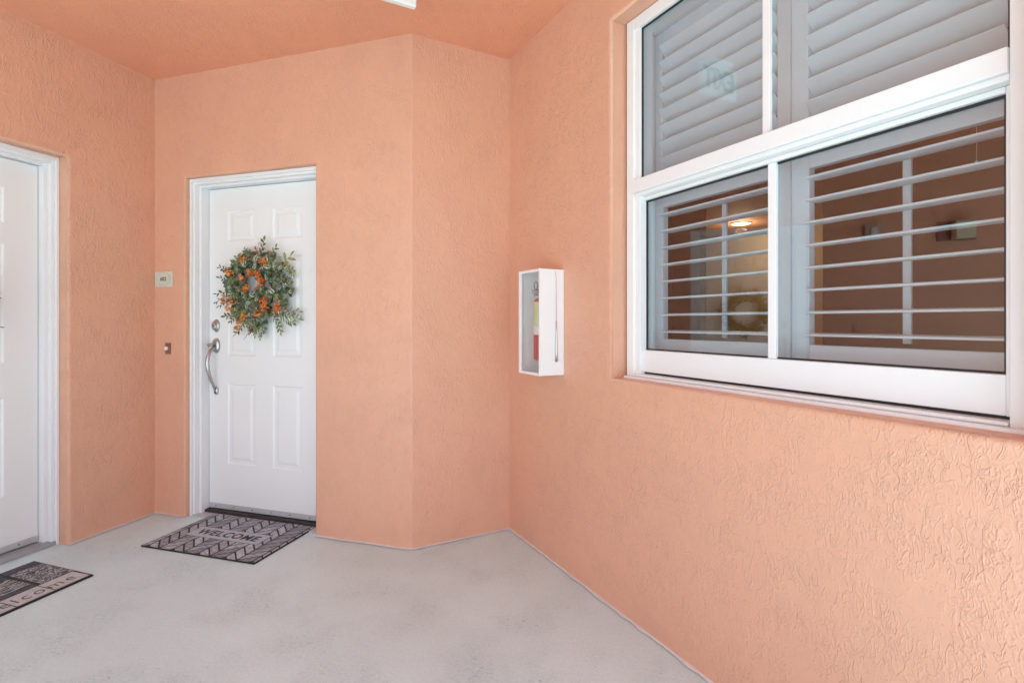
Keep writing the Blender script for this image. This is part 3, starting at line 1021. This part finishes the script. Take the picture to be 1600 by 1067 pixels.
def clip(poly, ax, lim, keep_less):
    out = []
    for i in range(len(poly)):
        a, b = poly[i], poly[(i + 1) % len(poly)]
        ina = (a[ax] <= lim) if keep_less else (a[ax] >= lim)
        inb = (b[ax] <= lim) if keep_less else (b[ax] >= lim)
        if ina:
            out.append(a)
        if ina != inb:
            tt = (lim - a[ax]) / (b[ax] - a[ax])
            out.append((a[0] + (b[0] - a[0]) * tt, a[1] + (b[1] - a[1]) * tt))
    return out


def area(p):
    return 0.5 * sum(p[i][0] * p[(i + 1) % len(p)][1] - p[(i + 1) % len(p)][0] * p[i][1] for i in range(len(p)))


def pad(T, poly, name, mat, z0=0.0074, z1=0.0081):
    if len(poly) < 3 or abs(area(poly)) < 6e-5:
        return
    q = []
    for p in poly:
        if not q or (Vector(p) - Vector(q[-1])).length > 1e-5:
            q.append(p)
    if (Vector(q[0]) - Vector(q[-1])).length < 1e-5:
        q.pop()
    if len(q) < 3:
        return
    T.add(name, MB().prism(q, 2, z0, z1), mat)


cw, per, gp_ = 0.0845, 0.0605, 0.0060
edge = 0.005
for c in range(-1, 10):
    xa = 0.0425 - 0.0845 + c * cw - 0.005
    xb = xa + cw
    up = (c % 2 == 0)
    for r in range(-2, 11):
        y = r * per + 0.012
        s = cw * 0.80
        if c % 2 == 1:      # leans like a backslash
            P = [(xa + gp_, y + s), (xb - gp_, y), (xb - gp_, y + per - 2.0 * gp_), (xa + gp_, y + s + per - 2.0 * gp_)]
        else:
            P = [(xa + gp_ * 0.6, y), (xb - gp_ * 0.6, y + s), (xb - gp_ * 0.6, y + s + per - 1.7 * gp_), (xa + gp_ * 0.6, y + per - 1.7 * gp_)]
        for axx, lim, less in ((0, edge, False), (0, MW - edge, True), (1, edge, False), (1, MH - edge, True)):
            P = clip(P, axx, lim, less) if len(P) >= 3 else P
        if len(P) < 3:
            continue
        mt = 'pad_a' if c % 2 == 1 else 'pad_b'
        # cut away the band
        m4 = 0.004
        parts = [clip(P, 1, by0 - m4, True), clip(P, 1, by1 + m4, False)]
        mid = clip(P, 1, by0 - m4, False)
        mid = clip(mid, 1, by1 + m4, True) if len(mid) >= 3 else []
        if len(mid) >= 3:
            parts += [clip(mid, 0, bx0 - m4, True), clip(mid, 0, bx1 + m4, False)]
        if all(abs(area(q)) < 1e-9 for q in parts[:0]) :
            pass
        whole = sum(abs(area(q)) for q in parts if len(q) >= 3)
        if abs(whole - abs(area(P))) < 1e-9 and not (bx0 < sum(p[0] for p in P) / len(P) < bx1 and by0 < sum(p[1] for p in P) / len(P) < by1) and not (min(p[0] for p in P) < bx1 and max(p[0] for p in P) > bx0 and min(p[1] for p in P) < by1 and max(p[1] for p in P) > by0):
            pad(TM, P, 'plank', mt)
        else:
            for q in parts:
                pad(TM, q, 'plank', mt)
TM.add('text_band', MB().prism([(bx0, by0), (bx1, by0), (bx1, by1), (bx0, by1)], 2, 0.0074, 0.0082), 'pad_band')
X = Matrix.Translation((0.345, 0.233, 0.0084)) @ Matrix.Diagonal((1.0, 1.05, 1, 1))
TM.add('lettering', text_mesh('WELCOME', 0.078, 0.0006, X, 'ink', 0.0022, 1.12), None)

# ------------------------------------------------------------------ slate collage mat at the left door
def pebble(name, c0, c1, scale, rand=1.0, sc=(1, 1, 1)):
    m, n, l, b = new_mat(name)
    t = NT(n, l)
    tc = n.new('ShaderNodeTexCoord').outputs['Object']
    v = t.mapping(tc, sc=sc)
    vo = n.new('ShaderNodeTexVoronoi')
    vo.feature = 'DISTANCE_TO_EDGE'
    vo.inputs['Scale'].default_value = scale
    vo.inputs['Randomness'].default_value = rand
    l.new(v, vo.inputs['Vector'])
    vc = n.new('ShaderNodeTexVoronoi')
    vc.inputs['Scale'].default_value = scale
    vc.inputs['Randomness'].default_value = rand
    l.new(v, vc.inputs['Vector'])
    sx = n.new('ShaderNodeSeparateXYZ')
    l.new(vc.outputs['Color'], sx.inputs[0])
    f = t.math('MULTIPLY', t.step(vo.outputs['Distance'], 0.03, 0.16), t.step(sx.outputs[0], 0.0, 1.0, 0.15, 1.0, False))
    mix = n.new('ShaderNodeMix')
    mix.data_type = 'RGBA'
    mix.inputs['A'].default_value = (*c0, 1)
    mix.inputs['B'].default_value = (*c1, 1)
    l.new(f, mix.inputs['Factor'])
    l.new(mix.outputs['Result'], b.inputs['Base Color'])
    b.inputs['Roughness'].default_value = 0.8
    bp = n.new('ShaderNodeBump')
    bp.inputs['Distance'].default_value = 0.002
    l.new(f, bp.inputs['Height'])
    l.new(bp.outputs[0], b.inputs['Normal'])
    return m


def swirl(name):
    m, n, l, b = new_mat(name)
    t = NT(n, l)
    tc = n.new('ShaderNodeTexCoord').outputs['Object']
    w = n.new('ShaderNodeTexWave')
    w.wave_type = 'RINGS'
    w.inputs['Scale'].default_value = 11
    w.inputs['Distortion'].default_value = 9
    w.inputs['Detail'].default_value = 2
    w.inputs['Detail Scale'].default_value = 2.0
    l.new(t.mapping(tc, loc=(0.22, -0.22, 0), sc=(1.0, 1.6, 1)), w.inputs['Vector'])
    mix = n.new('ShaderNodeMix')
    mix.data_type = 'RGBA'
    mix.inputs['A'].default_value = (0.045, 0.05, 0.06, 1)
    mix.inputs['B'].default_value = (0.40, 0.41, 0.43, 1)
    l.new(t.step(w.outputs['Fac'], 0.3, 0.65), mix.inputs['Factor'])
    l.new(mix.outputs['Result'], b.inputs['Base Color'])
    b.inputs['Roughness'].default_value = 0.8
    return m


M['pebble'] = pebble('mat_pebble', (0.035, 0.04, 0.05), (0.62, 0.63, 0.66), 85)
M['slate'] = pebble('mat_slate', (0.05, 0.06, 0.08), (0.12, 0.135, 0.165), 22, 1.0, (1, 4, 1))
M['swirl'] = swirl('mat_swirl')
M['mat_white'] = plain('mat_pale_band', (0.50, 0.51, 0.53), 0.8, var=0.10, scale=40, bump=0.3, bscale=300)
e1 = -DL
e2 = -DB
# mat frame: x runs along the reading direction (away from the camera), y towards the door
M_MAT2 = Matrix(((DL.x, -DB.x, 0, -1.9799), (DL.y, -DB.y, 0, 2.4307), (0, 0, 1, 0.0005), (0, 0, 0, 1)))
W2, D2 = 0.76, 0.432
TN = Thing('doormat', M_MAT2, (0, 0, 0), 'dark slate collage doormat with pebble panel and pale welcome band', 'doormat', 'doormats on the porch floor', 'thing')
TN.add('mat_base', MB().prism([(-W2, 0), (0.002, 0), (0.016, D2), (-W2, D2)], 2, 0.0, 0.0075, 0.0015), 'rubber')


def tile(x0, x1, y0, y1, name, mat, sk=0.0):
    g = 0.0022
    TN.add(name, MB().prism([(x0 + g, y0 + g), (x1 - g, y0 + g), (x1 - g + sk, y1 - g), (x0 + g + (sk if x0 > -0.2 and sk else 0), y1 - g)], 2, 0.0074, 0.0082), mat)


tile(-0.147, -0.004, 0.010, 0.129, 'band_tile', 'mat_white')
tile(-0.290, -0.148, 0.010, 0.129, 'band_tile', 'mat_white')
tile(-0.440, -0.291, 0.010, 0.129, 'band_tile', 'mat_white')
tile(-0.750, -0.441, 0.010, 0.129, 'band_tile', 'mat_white')
tile(-0.132, 0.004, 0.133, 0.368, 'pebble_tile', 'pebble', 0.006)
tile(-0.130, 0.012, 0.372, 0.427, 'slate_tile', 'slate')
tile(-0.300, -0.134, 0.372, 0.427, 'slate_tile', 'slate')
tile(-0.300, -0.142, 0.330, 0.369, 'slate_tile', 'slate')
tile(-0.360, -0.142, 0.175, 0.326, 'swirl_tile', 'swirl')
tile(-0.360, -0.142, 0.133, 0.172, 'slate_tile', 'slate')
tile(-0.560, -0.364, 0.133, 0.427, 'pebble_tile', 'pebble')
tile(-0.750, -0.564, 0.133, 0.427, 'swirl_tile', 'swirl')
X = Matrix.Translation((-0.392, 0.040, 0.0085)) @ Matrix.Diagonal((1.0, 1.0, 1, 1))
TN.add('lettering', text_mesh('welcome', 0.082, 0.0005, X, 'ink', -0.0009, 1.22, 'LEFT'), None)


# ------------------------------------------------------------------ wreaths
class Leaves:
    """many small leaf blades gathered into one mesh with a UV per leaf"""
    def __init__(s):
        s.v, s.f, s.uv = [], [], []

    def leaf(s, p, d, nrm, L, W, shape='oval', curl=0.15):
        d = d.normalized()
        side = d.cross(nrm)
        if side.length < 1e-4:
            side = d.cross(Vector((0.3, 0.5, 0.8)))
        side.normalize()
        up = side.cross(d).normalized()
        if shape == 'ivy':
            sec = [(0, 0.18), (0.18, 1.0), (0.42, 0.62), (0.6, 0.72), (0.8, 0.35), (1.0, 0.0)]
        elif shape == 'slim':
            sec = [(0, 0.1), (0.3, 0.8), (0.6, 1.0), (0.85, 0.55), (1.0, 0.0)]
        elif shape == 'petal':
            sec = [(0, 0.25), (0.4, 0.85), (0.75, 1.0), (1.0, 0.35)]
        else:
            sec = [(0, 0.15), (0.25, 0.85), (0.55, 1.0), (0.82, 0.6), (1.0, 0.0)]
        prev = None
        for tt, w in sec:
            c = p + d * (L * tt) - up * (curl * L * tt * tt)
            i = len(s.v)
            s.v += [tuple(c - side * (W * w * 0.5) + up * (W * w * 0.12)), tuple(c), tuple(c + side * (W * w * 0.5) + up * (W * w * 0.12))]
            cur = (i, tt, w)
            if prev:
                a, ta, wa = prev
                for k in (0, 1):
                    s.f.append((a + k, a + k + 1, i + k + 1, i + k))
                    def U(kk, ww):
                        return 0.5 + (kk - 1) * 0.5
                    e0, e1_ = (0.0 if tt < 1 else 0.5), 0
                    s.uv += [(k * 0.5, ta), ((k + 1) * 0.5, ta), ((k + 1) * 0.5, tt), (k * 0.5, tt)]
            prev = cur

    def mesh(s, name, mat):
        me = bpy.data.meshes.new(name)
        me.from_pydata(s.v, [], s.f)
        uv = me.uv_layers.new(name='UVMap')
        for i, c in enumerate(s.uv):
            uv.data[i].uv = c
        for p in me.polygons:
            p.use_smooth = True
        me.materials.append(mat)
        return me


def rv(rng, s=1.0):
    return Vector((rng.uniform(-1, 1), rng.uniform(-1, 1), rng.uniform(-1, 1))) * s


def wreath(T, cx, cy, cz, ri, ro, rng, counts, clusters, petals, sprays, twigmat, hole_shift=(0, 0)):
    """cx,cz centre in the wall frame; cy the depth of the door face (the wreath comes out towards -y)"""
    base = T.base
    C = Vector((cx, cy, cz)) - base
    rm = (ri + ro) / 2
    # vine ring
    mb = MB()
    for k in range(5):
        ph = rng.uniform(0, 6.28)
        pts = []
        for q in range(41):
            a = 2 * math.pi * q / 40
            rr = rm + 0.018 * math.cos(3 * a + ph)
            pts.append(C + base + Vector((math.cos(a) * rr + hole_shift[0] * 0.5, -0.022 + 0.014 * math.sin(3 * a + ph), math.sin(a) * rr + hole_shift[1] * 0.5)))
        mb.tube(pts, 0.0045, 6, False)
    T.add('vine_ring', mb, twigmat)
    for kind, (num, L, W, shape) in counts.items():
        Lf = Leaves()
        for _ in range(num):
            a = rng.uniform(0, 2 * math.pi)
            q = rng.random()
            rr = ri + (ro * (1 + 0.09 * math.sin(3 * a + 1.0) + 0.07 * math.sin(7 * a)) - ri) * (0.12 + 0.88 * q ** 0.75)
            hs = Vector(hole_shift) * (1 - (rr - ri) / (ro - ri))
            hgt = 0.028 + 0.055 * math.sin(math.pi * min(1, max(0, (rr - ri) / (ro - ri)))) * rng.uniform(0.25, 1.1)
            p = C + Vector((math.cos(a) * rr + hs.x, -hgt, math.sin(a) * rr + hs.y))
            rad = Vector((math.cos(a), 0, math.sin(a)))
            d = rad * rng.uniform(-0.25, 0.9) + Vector((-math.sin(a), 0, math.cos(a))) * rng.uniform(-0.9, 0.9) + Vector((0, -rng.uniform(0.0, 0.7), 0))
            nrm = Vector((0, -1, 0)) + rv(rng, 0.55)
            sc = rng.uniform(0.65, 1.2)
            Lf.leaf(p, d, nrm, L * sc, W * sc, shape, rng.uniform(0.05, 0.35))
        T.add('foliage', Lf.mesh('foliage', LEAF[kind]), None, kind='stuff')
    # sprays: a stem with paired leaves
    for (x0, z0, x1, z1, kind, L, W, n, droop) in sprays:
        a = Vector((x0, cy - 0.045, z0)) - base
        b = Vector((x1, cy - 0.030 - rng.uniform(0, 0.03), z1)) - base
        pts = []
        m = 9
        sag = rv(rng, 0.02)
        for q in range(m):
            tt = q / (m - 1)
            pts.append(a.lerp(b, tt) + sag * math.sin(tt * math.pi) + Vector((0, 0, -droop * tt * tt)))
        sp = T.empty('spray')
        mb = MB()
        mb.tube([p + base for p in pts], [0.0022 - 0.0012 * q / (m - 1) for q in range(m)], 5)
        T.add('stem', mb, twigmat, sp)
        Lf = Leaves()
        for q in range(n):
            tt = 0.25 + 0.75 * q / max(1, n - 1)
            f = tt * (m - 1)
            i = min(int(f), m - 2)
            p = pts[i].lerp(pts[i + 1], f - i)
            dd = (pts[i + 1] - pts[i]).normalized()
            sd = dd.cross(Vector((0, -1, 0))).normalized() * (1 if q % 2 else -1)
            if q == n - 1:
                sd *= 0.1
            Lf.leaf(p, dd * 0.75 + sd * rng.uniform(0.6, 1.1) + Vector((0, -rng.uniform(0, 0.4), 0)), Vector((0, -1, 0)) + rv(rng, 0.5), L * rng.uniform(0.8, 1.15), W * rng.uniform(0.8, 1.1), 'oval' if W > L * 0.4 else 'slim', 0.15)
        T.add('spray_leaf', Lf.mesh('spray_leaf', LEAF[kind]), None, sp, kind='stuff')
    # blossom clusters
    for (x, z, r, kind) in clusters:
        Lf = Leaves()
        c0 = Vector((x, cy - 0.098, z)) - base
        for _ in range(petals):
            dv = rv(rng)
            dv.y = -abs(dv.y) * 0.9
            dv.normalize()
            p = c0 + Vector((dv.x * r * rng.uniform(0.2, 1.05), dv.y * 0.030, dv.z * r * 1.15 * rng.uniform(0.2, 1.05)))
            n0 = (dv + rv(rng, 0.4)).normalized()
            tang = n0.cross(rv(rng)).normalized()
            for kk in range(4):          # a little four-petalled floret
                d = Matrix.Rotation(kk * math.pi / 2, 3, n0) @ tang
                Lf.leaf(p, d + n0 * 0.25, n0, 0.0070, 0.0054, 'petal', 0.2)
        T.add('blossom_cluster', Lf.mesh('blossom_cluster', LEAF[kind]), None)


rng = random.Random(11)
WCX, WCZ = 0.712, 1.402
TG = Thing('wreath', M_B, (WCX, 0.13, WCZ), 'leafy green wreath with orange blossoms hanging on the white door', 'wreath', 'wreaths on the doors', 'thing')
wreath(TG, WCX, 0.128, WCZ, 0.022, 0.228, rng,
       {'deep': (105, 0.046, 0.030, 'oval'), 'ivy': (290, 0.042, 0.033, 'ivy'), 'cream': (270, 0.034, 0.021, 'oval'), 'lime': (60, 0.044, 0.030, 'ivy'), 'rust': (34, 0.034, 0.026, 'ivy')},
       [(0.563, 1.497, 0.030, 'amber'), (0.661, 1.463, 0.024, 'orange'), (0.717, 1.487, 0.024, 'orange'), (0.767, 1.480, 0.024, 'orange'), (0.798, 1.425, 0.030, 'orange'), (0.792, 1.452, 0.022, 'orange'),
        (0.815, 1.552, 0.032, 'orange'), (0.689, 1.399, 0.026, 'orange'), (0.523, 1.335, 0.027, 'amber'), (0.582, 1.314, 0.040, 'amber'), (0.560, 1.285, 0.024, 'amber'), (0.815, 1.318, 0.033, 'orange'), (0.822, 1.285, 0.026, 'orange'),
        (0.774, 1.250, 0.030, 'amber'), (0.922, 1.294, 0.030, 'orange'), (0.915, 1.268, 0.024, 'orange'), (0.672, 1.228, 0.032, 'amber'), (0.645, 1.195, 0.024, 'amber'), (0.625, 1.165, 0.014, 'amber'), (0.661, 1.575, 0.022, 'amber')],
       30,
       [(0.62, 1.27, 0.560, 1.130, 'ivy', 0.028, 0.014, 9, 0.0), (0.66, 1.56, 0.610, 1.640, 'ivy', 0.030, 0.016, 8, 0.0), (0.58, 1.34, 0.430, 1.300, 'deep', 0.026, 0.011, 10, 0.0), (0.59, 1.47, 0.450, 1.515, 'ivy', 0.026, 0.012, 9, 0.0), (0.80, 1.55, 0.860, 1.640, 'ivy', 0.028, 0.014, 7, 0.0), (0.70, 1.24, 0.690, 1.120, 'cream', 0.026, 0.015, 9, 0.0),
        (0.72, 1.55, 0.775, 1.688, 'ivy', 0.034, 0.018, 8, 0.0), (0.70, 1.55, 0.735, 1.655, 'rust', 0.03, 0.02, 6, 0.0), (0.60, 1.50, 0.425, 1.555, 'deep', 0.028, 0.010, 9, 0.02),
        (0.58, 1.45, 0.415, 1.475, 'deep', 0.026, 0.011, 9, 0.0), (0.58, 1.40, 0.405, 1.385, 'deep', 0.026, 0.011, 8, 0.01), (0.58, 1.37, 0.410, 1.342, 'deep', 0.026, 0.010, 6, 0.02),
        (0.60, 1.30, 0.462, 1.235, 'ivy', 0.030, 0.015, 11, 0.0), (0.62, 1.28, 0.520, 1.205, 'ivy', 0.030, 0.015, 8, 0.0), (0.85, 1.30, 1.000, 1.222, 'cream', 0.034, 0.022, 12, 0.0),
        (0.84, 1.27, 0.965, 1.195, 'cream', 0.034, 0.022, 12, 0.0), (0.80, 1.26, 0.880, 1.140, 'cream', 0.034, 0.022, 10, 0.0), (0.76, 1.23, 0.750, 1.110, 'cream', 0.030, 0.018, 10, 0.0),
        (0.85, 1.35, 0.945, 1.380, 'cream', 0.032, 0.018, 10, 0.0), (0.82, 1.30, 1.005, 1.262, 'cream', 0.032, 0.020, 10, 0.0), (0.88, 1.50, 0.955, 1.585, 'lime', 0.050, 0.020, 5, 0.0), (0.88, 1.50, 0.972, 1.505, 'lime', 0.040, 0.018, 6, 0.0),
        (0.70, 1.22, 0.628, 1.095, 'rust', 0.012, 0.006, 4, 0.0)],
       'twig', (-0.030, 0.040))

rng = random.Random(23)
TH = Thing('wreath', M_L, (-0.985, 0.15, 1.285), 'dry straw-coloured twig wreath on the left door, seen mirrored in the window', 'wreath', 'wreaths on the doors', 'thing')
wreath(TH, -0.985, 0.148, 1.285, 0.095, 0.195, rng,
       {'straw': (150, 0.05, 0.020, 'slim'), 'olive': (140, 0.05, 0.022, 'slim')},
       [(-1.00, 1.16, 0.03, 'amber'), (-0.90, 1.15, 0.025, 'amber')], 14,
       [(-0.88, 1.20, -0.735, 1.176, 'twigdark', 0.020, 0.006, 3, 0.0), (-0.95, 1.42, -0.93, 1.52, 'straw', 0.04, 0.012, 8, 0.0), (-1.05, 1.40, -1.12, 1.47, 'straw', 0.04, 0.012, 8, 0.0), (-1.08, 1.25, -1.19, 1.22, 'olive', 0.04, 0.012, 8, 0.0), (-0.98, 1.18, -0.99, 1.06, 'straw', 0.04, 0.012, 8, 0.0)],
       'twig_dry')
bpy.context.view_layer.update()
